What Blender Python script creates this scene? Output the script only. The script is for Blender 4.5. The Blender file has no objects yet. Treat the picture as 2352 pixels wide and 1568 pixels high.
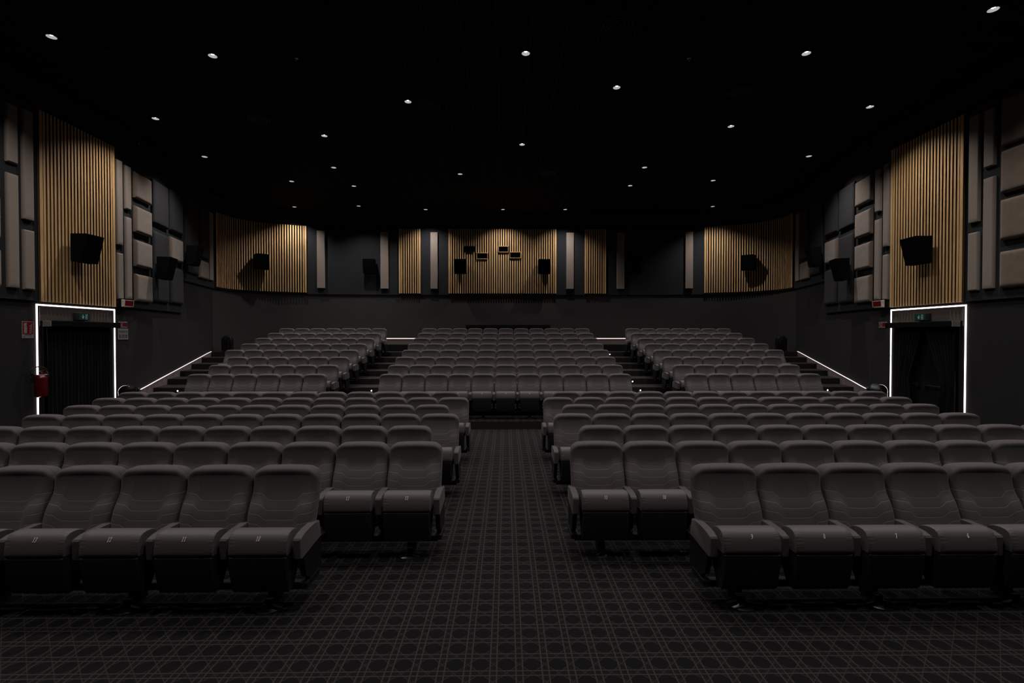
import bpy, bmesh, math
from mathutils import Vector, Matrix
R = math.radians
col = bpy.context.scene.collection
scene = bpy.context.scene

# ------------------------------------------------------------------ camera, world, exposure
cam = bpy.data.cameras.new('camera'); cam_o = bpy.data.objects.new('camera', cam); col.objects.link(cam_o)
cam.sensor_width = 36; cam.lens = 1130 * 36 / 2352; cam.clip_end = 100; cam.clip_start = .05
cam_o.location = (0, 0, 2.17); cam_o.rotation_euler = (R(90 - .76), 0, R(-.66))
scene.camera = cam_o
w = bpy.data.worlds.new('world'); scene.world = w; w.use_nodes = True
w.node_tree.nodes['Background'].inputs[0].default_value = (0, 0, 0, 1)
w.node_tree.nodes['Background'].inputs[1].default_value = 0
vs = scene.view_settings
vs.view_transform = 'Standard'; vs.look = 'None'; vs.gamma = 1; vs.use_curve_mapping = False; vs.exposure = 0

CEIL = 7.4
SPOT_W = 345.0          # watts of every ceiling downlight
SPOT_ANGLE = 120
SPOT_COL = (1.0, .93, .895)
# ceiling downlights (x, y); the last group is unseen, added over the front to light the seat faces
LIGHTS = [(-7.93,8.74),(-5.47,9.30),(.36,9.15),(5.54,9.09),(7.78,7.84),(-2.19,11.06),(2.32,10.38),(-8.43,11.99),
 (-4.75,12.97),(5.60,12.27),(8.29,11.19),(-8.80,14.52),(-5.36,15.41),(-7.26,16.80),(-5.32,17.31),(-1.49,15.98),
 (.43,13.50),(4.29,15.29),(4.31,17.15),(6.96,16.55),(8.80,14.28),(-8.60,20.14),(-5.95,19.97),(-3.34,20.49),
 (-.14,20.45),(2.44,20.42),(8.35,19.88)]
FILL_LIGHTS = [(-6.2,5.6),(-2.6,5.9),(1.4,5.4),(5.1,5.8),(-4.3,2.2),(.4,1.9),(4.6,2.3),(-7.6,2.6),(7.5,2.4)]

# ------------------------------------------------------------------ helpers
def tag(o, label=None, cat=None, group=None, kind=None):
    if label: o['label'] = label
    if cat: o['category'] = cat
    if group: o['group'] = group
    if kind: o['kind'] = kind
    return o
def empty(name, loc=(0,0,0), rz=0, **k):
    o = bpy.data.objects.new(name, None); col.objects.link(o); o.location = loc; o.rotation_euler = (0,0,rz)
    o.empty_display_size = .1
    return tag(o, **k)
def obj(name, bm, mats, parent=None, loc=(0,0,0), rz=0, smooth=False, **k):
    me = bpy.data.meshes.new(name)
    bmesh.ops.recalc_face_normals(bm, faces=bm.faces[:])
    if smooth:
        for f in bm.faces: f.smooth = True
    bm.to_mesh(me); bm.free()
    for m in (mats if isinstance(mats, (list, tuple)) else [mats]): me.materials.append(m)
    if smooth == 'auto':
        try: me.set_sharp_from_angle(angle=R(35))
        except Exception: pass
    o = bpy.data.objects.new(name, me); col.objects.link(o)
    o.location = loc; o.rotation_euler = (0,0,rz)
    if parent: o.parent = parent
    return tag(o, **k)
def dup(root, loc, rz=0):
    r = root.copy(); col.objects.link(r); r.location = loc; r.rotation_euler = (0,0,rz)
    for ch in root.children:
        c = ch.copy(); col.objects.link(c); c.parent = r
        for g in ch.children:
            d = g.copy(); col.objects.link(d); d.parent = c
    return r
def box(bm, x0, x1, y0, y1, z0, z1, mat=0, bev=0):
    v = [bm.verts.new((x,y,z)) for x in (x0,x1) for y in (y0,y1) for z in (z0,z1)]
    fs = [bm.faces.new([v[i] for i in q]) for q in ((0,1,3,2),(4,6,7,5),(0,4,5,1),(2,3,7,6),(0,2,6,4),(1,5,7,3))]
    for f in fs: f.material_index = mat
    if bev:
        es = list({e for f in fs for e in f.edges})
        r = bmesh.ops.bevel(bm, geom=es, offset=bev, segments=3, profile=.6, affect='EDGES')
        for f in r['faces']: f.material_index = mat
    return fs
def prism(bm, poly, x0, x1, mat=0, bev=0, seg=2):
    """poly: (y,z) outline extruded along x"""
    a = [bm.verts.new((x0,y,z)) for y,z in poly]; b = [bm.verts.new((x1,y,z)) for y,z in poly]
    fs = [bm.faces.new(a), bm.faces.new(b[::-1])]
    n = len(poly)
    for i in range(n): fs.append(bm.faces.new([a[i], b[i], b[(i+1)%n], a[(i+1)%n]]))
    for f in fs: f.material_index = mat
    if bev:
        es = [e for e in list(fs[0].edges) + list(fs[1].edges)]
        bmesh.ops.bevel(bm, geom=es, offset=bev, segments=seg, profile=.6, affect='EDGES')
def lathe(bm, prof, n=24, c=(0,0), mat=0):
    rings = []
    for r, z in prof:
        if r < 1e-6: rings.append([bm.verts.new((c[0], c[1], z))])
        else: rings.append([bm.verts.new((c[0]+r*math.cos(2*math.pi*i/n), c[1]+r*math.sin(2*math.pi*i/n), z)) for i in range(n)])
    for a, b in zip(rings, rings[1:]):
        for i in range(n):
            q = [a[i%len(a)], a[(i+1)%n%len(a)], b[(i+1)%n%len(b)], b[i%len(b)]]
            u = []
            for v in q:
                if v not in u: u.append(v)
            if len(u) > 2:
                f = bm.faces.new(u); f.material_index = mat
def tube(bm, pts, r, n=8, mat=0, closed=False):
    pts = [Vector(p) for p in pts]; rings = []
    m = len(pts)
    for i, p in enumerate(pts):
        if closed: t = pts[(i+1)%m] - pts[i-1]
        else: t = pts[min(i+1,m-1)] - pts[max(i-1,0)]
        t.normalize(); u = t.orthogonal() if abs(t.z) > .95 else t.cross(Vector((0,0,1)))
        u.normalize(); v = t.cross(u)
        rings.append([bm.verts.new(p + r*(math.cos(2*math.pi*k/n)*u + math.sin(2*math.pi*k/n)*v)) for k in range(n)])
    pr = list(zip(rings, rings[1:])) + ([(rings[-1], rings[0])] if closed else [])
    for a, b in pr:
        for k in range(n):
            f = bm.faces.new([a[k], a[(k+1)%n], b[(k+1)%n], b[k]]); f.material_index = mat
    if not closed:
        bm.faces.new(rings[0][::-1]); bm.faces.new(rings[-1])

# ------------------------------------------------------------------ materials
def lin(c): return tuple((x/12.92 if x <= .04045 else ((x+.055)/1.055)**2.4) for x in [k/255 for k in c])
def mat(name, c, rough=.8, metal=0, noise=0, nscale=8, bump=0, bscale=200, sheen=0, spec=.3, emit=None, es=0, coat=0):
    m = bpy.data.materials.new(name); m.use_nodes = True; nt = m.node_tree; b = nt.nodes['Principled BSDF']
    b.inputs['Base Color'].default_value = (*c, 1); b.inputs['Roughness'].default_value = rough
    b.inputs['Metallic'].default_value = metal; b.inputs['Specular IOR Level'].default_value = spec
    b.inputs['Sheen Weight'].default_value = sheen; b.inputs['Coat Weight'].default_value = coat
    tc = nt.nodes.new('ShaderNodeTexCoord')
    if noise:
        n = nt.nodes.new('ShaderNodeTexNoise'); n.inputs['Scale'].default_value = nscale; n.inputs['Detail'].default_value = 5
        nt.links.new(tc.outputs['Object'], n.inputs['Vector'])
        mx = nt.nodes.new('ShaderNodeMix'); mx.data_type = 'RGBA'
        mx.inputs['A'].default_value = (*[k*(1-noise) for k in c], 1); mx.inputs['B'].default_value = (*[k*(1+noise) for k in c], 1)
        nt.links.new(n.outputs['Fac'], mx.inputs['Factor']); nt.links.new(mx.outputs['Result'], b.inputs['Base Color'])
    if bump:
        n = nt.nodes.new('ShaderNodeTexNoise'); n.inputs['Scale'].default_value = bscale; n.inputs['Detail'].default_value = 3
        nt.links.new(tc.outputs['Object'], n.inputs['Vector'])
        bp = nt.nodes.new('ShaderNodeBump'); bp.inputs['Strength'].default_value = bump; bp.inputs['Distance'].default_value = .002
        nt.links.new(n.outputs['Fac'], bp.inputs['Height']); nt.links.new(bp.outputs['Normal'], b.inputs['Normal'])
    if emit:
        b.inputs['Emission Color'].default_value = (*emit, 1); b.inputs['Emission Strength'].default_value = es
    return m
class NT:
    """small expression helper for math nodes"""
    def __init__(s, nt): s.nt = nt
    def m(s, op, a, b=None, c=None):
        n = s.nt.nodes.new('ShaderNodeMath'); n.operation = op
        for i, v in enumerate((a, b, c)):
            if v is None: continue
            if isinstance(v, (int, float)): n.inputs[i].default_value = v
            else: s.nt.links.new(v, n.inputs[i])
        return n.outputs[0]
    def xyz(s, out='Object'):
        tc = s.nt.nodes.new('ShaderNodeTexCoord'); sp = s.nt.nodes.new('ShaderNodeSeparateXYZ')
        s.nt.links.new(tc.outputs[out], sp.inputs[0]); return sp.outputs
    def mix(s, f, a, b):
        n = s.nt.nodes.new('ShaderNodeMix'); n.data_type = 'RGBA'
        if isinstance(f, (int, float)): n.inputs['Factor'].default_value = f
        else: s.nt.links.new(f, n.inputs['Factor'])
        for k, v in (('A', a), ('B', b)):
            if isinstance(v, tuple): n.inputs[k].default_value = (*v, 1)
            else: s.nt.links.new(v, n.inputs[k])
        return n.outputs['Result']

SEAT = (.059, .0508, .0524)
m_seat = mat('charcoal_fabric', SEAT, .85, noise=.12, nscale=30, bump=.35, bscale=500, sheen=.05)
m_arm = mat('arm_fabric', SEAT, .85, noise=.1, nscale=30, bump=.35, bscale=500, sheen=.05)
m_black = mat('black_plastic', (.012,.012,.013), .6, bump=.2, bscale=300)
m_blackmetal = mat('black_metal', (.010,.010,.011), .45, metal=.2)
m_foot = mat('dark_steel', (.10,.10,.105), .25, metal=.9)
m_steel = mat('brushed_steel', (.45,.44,.43), .3, metal=1, noise=.1)
m_gloss = mat('gloss_black', (.004,.004,.004), .03, spec=.8, coat=1)
m_number = mat('gold_thread', lin((222,212,198)), .5)

# backrest fabric with stitched seams that step down in the middle
m_back = mat('backrest_fabric', SEAT, .85, bump=0, sheen=.05)
def back_nodes():
    nt = m_back.node_tree; e = NT(nt); b = nt.nodes['Principled BSDF']; X, Y, Z = e.xyz()
    ax = e.m('ABSOLUTE', X)
    t = e.m('SMOOTHSTEP' if False else 'MULTIPLY', e.m('SUBTRACT', ax, .105), 14.0)
    t = e.m('MINIMUM', e.m('MAXIMUM', t, 0), 1)
    t = e.m('MULTIPLY', e.m('MULTIPLY', t, t), e.m('SUBTRACT', 3, e.m('MULTIPLY', t, 2)))
    zz = e.m('SUBTRACT', Z, e.m('MULTIPLY', t, .045))
    zz = e.m('SUBTRACT', zz, e.m('MULTIPLY', e.m('MULTIPLY', ax, ax), .25))
    k = e.m('SUBTRACT', zz, .632)
    fr = e.m('FRACT', e.m('DIVIDE', e.m('ADD', k, .036), .072))
    d = e.m('MULTIPLY', e.m('ABSOLUTE', e.m('SUBTRACT', fr, .5)), .072)
    inr = e.m('MULTIPLY', e.m('GREATER_THAN', zz, .55), e.m('LESS_THAN', zz, .80))
    seam = e.m('MULTIPLY', e.m('LESS_THAN', d, .0016), inr)
    gro = e.m('MULTIPLY', e.m('SUBTRACT', 1, e.m('MINIMUM', e.m('DIVIDE', d, .007), 1)), inr)
    # vertical seams of the upper part
    dv = e.m('ABSOLUTE', e.m('SUBTRACT', ax, .138))
    upv = e.m('GREATER_THAN', zz, .79)
    gv = e.m('MULTIPLY', e.m('SUBTRACT', 1, e.m('MINIMUM', e.m('DIVIDE', dv, .004), 1)), upv)
    tc = nt.nodes.new('ShaderNodeTexCoord')
    n = nt.nodes.new('ShaderNodeTexNoise'); n.inputs['Scale'].default_value = 6; n.inputs['Detail'].default_value = 3
    nt.links.new(tc.outputs['Object'], n.inputs['Vector'])
    n2 = nt.nodes.new('ShaderNodeTexNoise'); n2.inputs['Scale'].default_value = 500
    nt.links.new(tc.outputs['Object'], n2.inputs['Vector'])
    base = e.mix(n.outputs['Fac'], tuple(k*.9 for k in SEAT), tuple(k*1.1 for k in SEAT))
    c = e.mix(e.m('MULTIPLY', seam, .75), base, (.17,.15,.148))
    c = e.mix(e.m('MULTIPLY', gv, .3), c, (.02,.02,.02))
    kk = e.m('ADD', Y, e.m('MAXIMUM', e.m('MULTIPLY', e.m('SUBTRACT', .84, Z), .42), .0))
    c = e.mix(e.m('MULTIPLY', e.m('LESS_THAN', e.m('ABSOLUTE', e.m('SUBTRACT', kk, .045)), .0016), .8), c, (.008,.008,.008))
    nt.links.new(c, b.inputs['Base Color'])
    h = e.m('SUBTRACT', e.m('MULTIPLY', n2.outputs['Fac'], .12), e.m('ADD', e.m('MULTIPLY', gro, .22), e.m('MULTIPLY', gv, .25)))
    bp = nt.nodes.new('ShaderNodeBump'); bp.inputs['Strength'].default_value = .7; bp.inputs['Distance'].default_value = .006
    nt.links.new(h, bp.inputs['Height']); nt.links.new(bp.outputs['Normal'], b.inputs['Normal'])
back_nodes()
# seat cushion: gathered folds near both ends
m_cush = mat('cushion_fabric', SEAT, .62, sheen=.05, spec=.4)
def cush_nodes():
    nt = m_cush.node_tree; e = NT(nt); b = nt.nodes['Principled BSDF']; X, Y, Z = e.xyz()
    ax = e.m('ABSOLUTE', X)
    edge = e.m('MINIMUM', e.m('MAXIMUM', e.m('MULTIPLY', e.m('SUBTRACT', ax, .155), 16), 0), 1)
    mp = nt.nodes.new('ShaderNodeMapping'); mp.inputs['Scale'].default_value = (6, 30, 42)
    tc = nt.nodes.new('ShaderNodeTexCoord'); nt.links.new(tc.outputs['Object'], mp.inputs[0])
    n = nt.nodes.new('ShaderNodeTexNoise'); n.inputs['Scale'].default_value = 1; n.inputs['Detail'].default_value = 1
    nt.links.new(mp.outputs[0], n.inputs['Vector'])
    h = e.m('MULTIPLY', n.outputs['Fac'], e.m('MULTIPLY', edge, e.m('LESS_THAN', ax, .216)))
    bp = nt.nodes.new('ShaderNodeBump'); bp.inputs['Strength'].default_value = 1; bp.inputs['Distance'].default_value = .009
    nt.links.new(h, bp.inputs['Height']); nt.links.new(bp.outputs['Normal'], b.inputs['Normal'])
cush_nodes()

# carpet: woven-cane pattern (paired lines both ways, diagonals, dark octagons)
def carpet(name, g=1.0):
    m = mat(name, (.01,.01,.01), .95, spec=.1); nt = m.node_tree; e = NT(nt); b = nt.nodes['Principled BSDF']; X, Y, Z = e.xyz()
    c = .169
    def cell(v, o=0.0):                                     # signed distance to the nearest cell centre, in cells
        return e.m('SUBTRACT', e.m('FRACT', e.m('ADD', e.m('DIVIDE', e.m('SUBTRACT', v, o), c), .5)), .5)
    u = cell(X); v = cell(Y, 3.215)
    au = e.m('ABSOLUTE', u); av = e.m('ABSOLUTE', v)
    def line(d, wd): return e.m('LESS_THAN', e.m('ABSOLUTE', d), wd)
    l = line(e.m('SUBTRACT', au, .37), .026)
    l = e.m('MAXIMUM', l, line(e.m('SUBTRACT', av, .37), .026))
    p = e.m('ADD', u, v); q = e.m('SUBTRACT', u, v)
    for s in (p, q):
        ds = e.m('SUBTRACT', e.m('FRACT', s), .5)
        l = e.m('MAXIMUM', l, e.m('MULTIPLY', line(ds, .024), .6))
    # octagon
    oc = e.m('MULTIPLY', e.m('LESS_THAN', e.m('MAXIMUM', au, av), .335), e.m('LESS_THAN', e.m('ADD', au, av), .455))
    tc = nt.nodes.new('ShaderNodeTexCoord')
    n = nt.nodes.new('ShaderNodeTexNoise'); n.inputs['Scale'].default_value = 400; nt.links.new(tc.outputs['Object'], n.inputs['Vector'])
    n3 = nt.nodes.new('ShaderNodeTexNoise'); n3.inputs['Scale'].default_value = 4; nt.links.new(tc.outputs['Object'], n3.inputs['Vector'])
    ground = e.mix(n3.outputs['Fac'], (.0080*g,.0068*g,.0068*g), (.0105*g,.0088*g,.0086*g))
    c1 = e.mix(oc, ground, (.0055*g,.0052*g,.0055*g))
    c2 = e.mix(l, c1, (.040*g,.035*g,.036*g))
    c3 = e.mix(e.m('MULTIPLY', n.outputs['Fac'], .5), c2, (.003,.003,.003))
    nt.links.new(c3, b.inputs['Base Color'])
    bp = nt.nodes.new('ShaderNodeBump'); bp.inputs['Strength'].default_value = .5; bp.inputs['Distance'].default_value = .003
    nt.links.new(n.outputs['Fac'], bp.inputs['Height']); nt.links.new(bp.outputs['Normal'], b.inputs['Normal'])
    return m
m_carpet = carpet('patterned_carpet')
m_stair = carpet('lit_stair_carpet', 1.7)  # same carpet, the extra light on the treads put into its colour
m_riser = mat('riser_carpet', (.018,.0145,.0145), .95, noise=.4, nscale=14, bump=.5, bscale=300, spec=.1)
m_stringer = mat('stringer_carpet', (.15,.12,.12), .95, noise=.6, nscale=9, bump=.5, bscale=300, spec=.1)
m_wall = mat('charcoal_paint', (.0155,.0150,.0155), .9, noise=.08, nscale=1.5, bump=.1, bscale=120, spec=.2)
m_wallback = mat('lit_charcoal_paint', (.032,.030,.030), .9, noise=.08, nscale=1.5, bump=.1, bscale=120, spec=.2)  # same paint as the side walls, lightened to stand in for light
m_clad = mat('slate_fabric_wall', (.0165,.018,.021), .9, noise=.08, nscale=2, bump=.2, bscale=250, spec=.2)
m_dark = mat('black_backing', (.006,.006,.006), .95, spec=.1)
m_ceil = mat('black_ceiling_tile', (.0035,.0034,.0034), .95, spec=.1)
def ceil_nodes():
    nt = m_ceil.node_tree; e = NT(nt); b = nt.nodes['Principled BSDF']; X, Y, Z = e.xyz()
    def g(v, o):
        f = e.m('FRACT', e.m('ADD', e.m('DIVIDE', e.m('SUBTRACT', v, o), .6), .5))
        return e.m('LESS_THAN', e.m('ABSOLUTE', e.m('SUBTRACT', f, .5)), .02)
    l = e.m('MAXIMUM', g(X, .43), g(Y, .25))
    nt.links.new(e.mix(l, (.0033,.0032,.0032), (.035,.027,.020)), b.inputs['Base Color'])
ceil_nodes()
def wood():
    m = mat('oak_slat', (.3,.2,.1), .55, spec=.3); nt = m.node_tree; e = NT(nt); b = nt.nodes['Principled BSDF']
    tc = nt.nodes.new('ShaderNodeTexCoord'); mp = nt.nodes.new('ShaderNodeMapping'); mp.inputs['Scale'].default_value = (11, 11, .6)
    nt.links.new(tc.outputs['Object'], mp.inputs[0])
    n = nt.nodes.new('ShaderNodeTexNoise'); n.inputs['Scale'].default_value = 3; n.inputs['Detail'].default_value = 6
    nt.links.new(mp.outputs[0], n.inputs['Vector'])
    r = nt.nodes.new('ShaderNodeValToRGB'); r.color_ramp.elements[0].position = .3; r.color_ramp.elements[1].position = .7
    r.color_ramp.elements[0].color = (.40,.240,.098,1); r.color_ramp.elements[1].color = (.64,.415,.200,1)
    nt.links.new(n.outputs['Fac'], r.inputs[0]); nt.links.new(r.outputs[0], b.inputs['Base Color'])
    return m
m_wood = wood()
m_woodside = mat('shaded_slat_edge', (.085,.050,.024), .7, noise=.2, nscale=6, spec=.2)  # slat sides: shade of the gaps put into a darker wood colour
m_beige = mat('beige_fabric', (.215,.178,.150), .9, noise=.1, nscale=12, bump=.35, bscale=350, sheen=.1)
m_taupe = mat('taupe_suede', (.125,.090,.062), .8, noise=.35, nscale=7, bump=.3, bscale=250, sheen=.25)
m_slate = mat('slate_suede', (.012,.0125,.014), .8, noise=.3, nscale=7, bump=.3, bscale=250, sheen=.03)
m_curtain = mat('black_velvet', (.004,.004,.0045), .9, sheen=.02, spec=.1)
m_led = mat('led_strip', (.9,.88,.88), .5, emit=(1,.84,.84), es=5.5)
m_led_dim = mat('stair_led', (.9,.88,.88), .5, emit=(1,.80,.79), es=.85)
m_lens = mat('downlight_reflector', (.5,.51,.53), .4, emit=(.86,.93,1), es=.13)
m_bulb = mat('downlight_lamp', (1,1,1), .4, emit=(1,.95,.95), es=22)
m_stepled = mat('step_light', (1,1,1), .4, emit=(1,.97,.93), es=4)
m_white = mat('white_plate', (.20,.197,.193), .5)
m_offwhite = mat('cream_plastic', (.55,.50,.47), .45)
m_capgrey = mat('satin_silver', (.20,.19,.185), .4)
m_red = mat('signal_red', (.15,.005,.005), .45)
m_redgloss = mat('gloss_red', (.075,.003,.003), .2, spec=.5)
m_redlens = mat('dark_red_lens', (.12,.004,.006), .25)
m_green = mat('exit_green', (.003,.045,.036), .4, emit=(0,.35,.25), es=.004)
m_exitwhite = mat('exit_white', (.30,.38,.36), .4, emit=(.6,.9,.8), es=.01)
m_ink = mat('dark_ink', (.03,.03,.035), .6)
m_header = mat('beige_header', (.10,.084,.072), .85, noise=.08)
m_glass = mat('dark_port_glass', (.002,.002,.002), .08, spec=.5)
m_gap = mat('grille_cloth', (.004,.004,.004), .95, spec=.05)

# ------------------------------------------------------------------ room outline (half plan: x outwards, y into the depth)
PL = [(9.5,-5.5),(9.53,4),(9.55,9),(9.62,12),(9.65,12.8),(9.70,13.15),(9.913,14.1),(10.625,17.3),(10.80,18.09),(10.86,18.5),(10.78,19.46),(10.36,20.07),(9.79,20.5),(9.13,20.75),(8.53,20.98),(6.5,21.3),(4.5,21.4),(2,21.4),(0,21.4)]
def curve(P, n=14):
    o = []; L = lambda p, q: math.dist(p, q) or 1e-6
    def tan(p, q, r):
        if p == q: return ((r[0]-q[0])/L(q,r), (r[1]-q[1])/L(q,r))
        if q == r: return ((q[0]-p[0])/L(p,q), (q[1]-p[1])/L(p,q))
        u = ((q[0]-p[0])/L(p,q), (q[1]-p[1])/L(p,q)); v = ((r[0]-q[0])/L(q,r), (r[1]-q[1])/L(q,r))
        a1, a2 = L(q,r), L(p,q); w_ = (u[0]*a1+v[0]*a2, u[1]*a1+v[1]*a2); m = math.hypot(*w_); return (w_[0]/m, w_[1]/m)
    for i in range(len(P)-1):
        a = P[max(i-1,0)]; b = P[i]; c = P[i+1]; d = P[min(i+2,len(P)-1)]; h = L(b,c); t1 = tan(a,b,c); t2 = tan(b,c,d)
        for k in range(n):
            t = k/n; q = (2*t**3-3*t*t+1, t**3-2*t*t+t, -2*t**3+3*t*t, t**3-t*t)
            o.append(tuple(q[0]*b[j]+q[1]*h*t1[j]+q[2]*c[j]+q[3]*h*t2[j] for j in (0,1)))
    o.append(P[-1]); return o
CV = curve(PL); S0 = -9.5 + 8.0                      # shift so that s reads about 4 more than y along the side walls
SS = [4 - 5.5]
SS[0] = -1.5
for i in range(1, len(CV)): SS.append(SS[-1] + math.dist(CV[i-1], CV[i]))
SMAX = SS[-1]
def wp(side, s, off=0.0):
    """point on the wall at arc length s, pushed off metres into the room; plus the inward normal"""
    if s > SMAX: side, s = -side, 2*SMAX - s
    i = 0
    lo, hi = 0, len(SS)-2
    while lo < hi:
        mid = (lo+hi+1)//2
        if SS[mid] <= s: lo = mid
        else: hi = mid-1
    i = lo; t = (s-SS[i])/(SS[i+1]-SS[i])
    a, b = CV[i], CV[i+1]; x = a[0]+(b[0]-a[0])*t; y = a[1]+(b[1]-a[1])*t
    def dirn(j):
        j = max(0, min(len(CV)-2, j)); return Vector((CV[j+1][0]-CV[j][0], CV[j+1][1]-CV[j][1])).normalized()
    tg = (dirn(i-1)*(1-t) + dirn(i)*1 + dirn(i+1)*t).normalized()
    n = Vector((-tg.y, tg.x))                         # inward for the right-hand half
    return Vector((side*(x+n.x*off), y+n.y*off)), Vector((side*n.x, n.y))
def s_of_x(side, x):
    """arc length on the back wall where |x| is given"""
    lo, hi = 22.0, SMAX
    for _ in range(40):
        m = (lo+hi)/2
        if wp(1, m)[0].x > x: lo = m
        else: hi = m
    return lo
def place(side, s, off=0.0):
    p, n = wp(side, s, off); return p, math.atan2(n.y, n.x) + math.pi/2
def strip_wall(bm, side, s0, s1, off, thick, z0, z1, mi=0, step=.25):
    """a slab following the wall: front at off into the room, back thick behind it"""
    n = max(1, int((s1-s0)/step)); A = []
    for k in range(n+1):
        s = s0+(s1-s0)*k/n; f, _ = wp(side, s, off); b, _ = wp(side, s, off-thick)
        A.append([bm.verts.new((f.x,f.y,z0)), bm.verts.new((f.x,f.y,z1)), bm.verts.new((b.x,b.y,z1)), bm.verts.new((b.x,b.y,z0))])
    for a, b in zip(A, A[1:]):
        for k in range(4):
            f = bm.faces.new([a[k], b[k], b[(k+1)%4], a[(k+1)%4]]); f.material_index = mi
    for e_ in (A[0], A[-1]):
        f = bm.faces.new(e_); f.material_index = mi
SIDE_END = 19.82; ZS = 2.87; ZB = 3.91; TOP = 6.80

# ------------------------------------------------------------------ structure
bm = bmesh.new(); box(bm, -11.3, 11.3, -5.6, 22.0, -.12, 0)
obj('floor', bm, m_carpet, kind='structure')
bm = bmesh.new(); box(bm, -11.3, 11.3, -5.6, 22.0, CEIL, CEIL+.1)
obj('ceiling', bm, m_ceil, kind='structure')
BACK_S = 22.55
for side, nm in ((-1,'left'),(1,'right')):
    bm = bmesh.new(); strip_wall(bm, side, -1.5, BACK_S, -.05, .12, 0, CEIL, step=.5)
    obj('wall_'+nm, bm, m_wall, kind='structure')
bm = bmesh.new()
strip_wall(bm, -1, BACK_S, SMAX + (SMAX-BACK_S), -.05, .12, 0, CEIL, step=.25)
obj('wall_back', bm, m_wallback, kind='structure')
bm = bmesh.new(); box(bm, -9.7, 9.7, -5.72, -5.6, 0, CEIL)
obj('wall_front', bm, m_wall, kind='structure')
i = 1
for side in (-1, 1):
    bm = bmesh.new(); strip_wall(bm, side, -1.4, SIDE_END, 0, .05, ZS, TOP, step=.5)
    obj('trim_%d' % i, bm, m_clad, kind='structure'); i += 1
    bm = bmesh.new(); strip_wall(bm, side, SIDE_END, BACK_S, 0, .05, ZB, TOP)
    obj('trim_%d' % i, bm, m_clad, kind='structure'); i += 1
bm = bmesh.new(); strip_wall(bm, -1, BACK_S, 2*SMAX-BACK_S, 0, .05, ZB, TOP)
obj('trim_%d' % i, bm, m_clad, kind='structure'); i += 1
# slim black shadow rail along the top of the cladding
bm = bmesh.new(); strip_wall(bm, -1, 4, 2*SMAX-4, .03, .04, TOP, TOP+.03)
obj('trim_%d' % i, bm, m_dark, kind='structure'); i += 1

# raked terraces
Y0, DY, Z0, DZ = 11.30, .863, .18, .17
def plan_slab(bm, y0, z0, z1):
    """floor slab from y0 to the back wall following the curved walls"""
    ss = [s for s in [6+.4*k for k in range(200)] if s < SMAX]
    pts = []
    # find s where y==y0
    lo, hi = 5, 22
    for _ in range(40):
        m = (lo+hi)/2
        if wp(1, m)[0].y < y0: lo = m
        else: hi = m
    R_ = [wp(1, lo, -.05)[0]] + [wp(1, s, -.05)[0] for s in ss if s > lo+.05]
    pl = [(p.x, p.y) for p in R_]; pl[0] = (pl[0][0], y0)
    full = pl + [(0.0, 21.4)] + [(-x, y) for x, y in pl[::-1]]
    a = [bm.verts.new((x,y,z0)) for x,y in full]; b = [bm.verts.new((x,y,z1)) for x,y in full]
    n = len(full); f = bm.faces.new(b); f.material_index = 0
    bm.faces.new(a[::-1]).material_index = 0
    for k in range(n):
        f = bm.faces.new([a[k], a[(k+1)%n], b[(k+1)%n], b[k]]); f.material_index = 1
for k in range(9):
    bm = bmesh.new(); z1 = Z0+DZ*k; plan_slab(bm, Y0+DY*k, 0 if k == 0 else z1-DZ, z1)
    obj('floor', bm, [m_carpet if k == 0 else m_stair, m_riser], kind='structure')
# low wall behind the last row
ZW = Z0+DZ*8
bm = bmesh.new(); box(bm, -8.35, 8.35, 19.0, 19.12, ZW, 2.02)
pw = obj('parapet_wall', bm, m_header, label='low dark parapet behind the last row of seats, lit along its top edge', cat='low wall')
bm = bmesh.new(); box(bm, -8.35, 8.35, 18.97, 19.02, 2.02, 2.05)
obj('led_strip', bm, m_led_dim, parent=pw, label='glowing white light line')
bm = bmesh.new(); box(bm, -8.35, 8.35, 18.985, 19.0, ZW, 1.80)
obj('base_panel', bm, m_dark, parent=pw)
bm = bmesh.new(); box(bm, -1.72, 1.86, 20.9, 21.3, ZW, 2.60, bev=.01)
obj('storage_cabinet', bm, m_dark, label='long low black cabinet against the back wall, behind the middle of the last row', cat='cabinet')

# ------------------------------------------------------------------ downlights
def build_light():
    root = empty('ceiling_downlight')
    bm = bmesh.new(); lathe(bm, [(.084,0),(.084,-.036),(.079,-.039),(.075,-.036)], 28)
    obj('trim_ring', bm, m_black, root, smooth='auto')
    bm = bmesh.new(); lathe(bm, [(.0755,-.037),(.060,-.012),(.026,-.001),(0,-.001)], 28)
    obj('reflector', bm, m_lens, root, smooth=True)
    bm = bmesh.new(); lathe(bm, [(.025,-.0015),(.022,-.005),(.012,-.007),(0,-.0075)], 20)
    obj('lamp', bm, m_bulb, root, smooth=True)
    L = bpy.data.lights.new('downlight_beam', 'SPOT'); L.energy = SPOT_W; L.color = SPOT_COL
    L.spot_size = R(SPOT_ANGLE); L.spot_blend = 1.0; L.shadow_soft_size = .03
    lo = bpy.data.objects.new('beam', L); col.objects.link(lo); lo.parent = root; lo.location = (0,0,-.05)
    return root
ordn = ['first','second','third','fourth','fifth','sixth','seventh','eighth','ninth','tenth','eleventh','twelfth','thirteenth']
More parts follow.
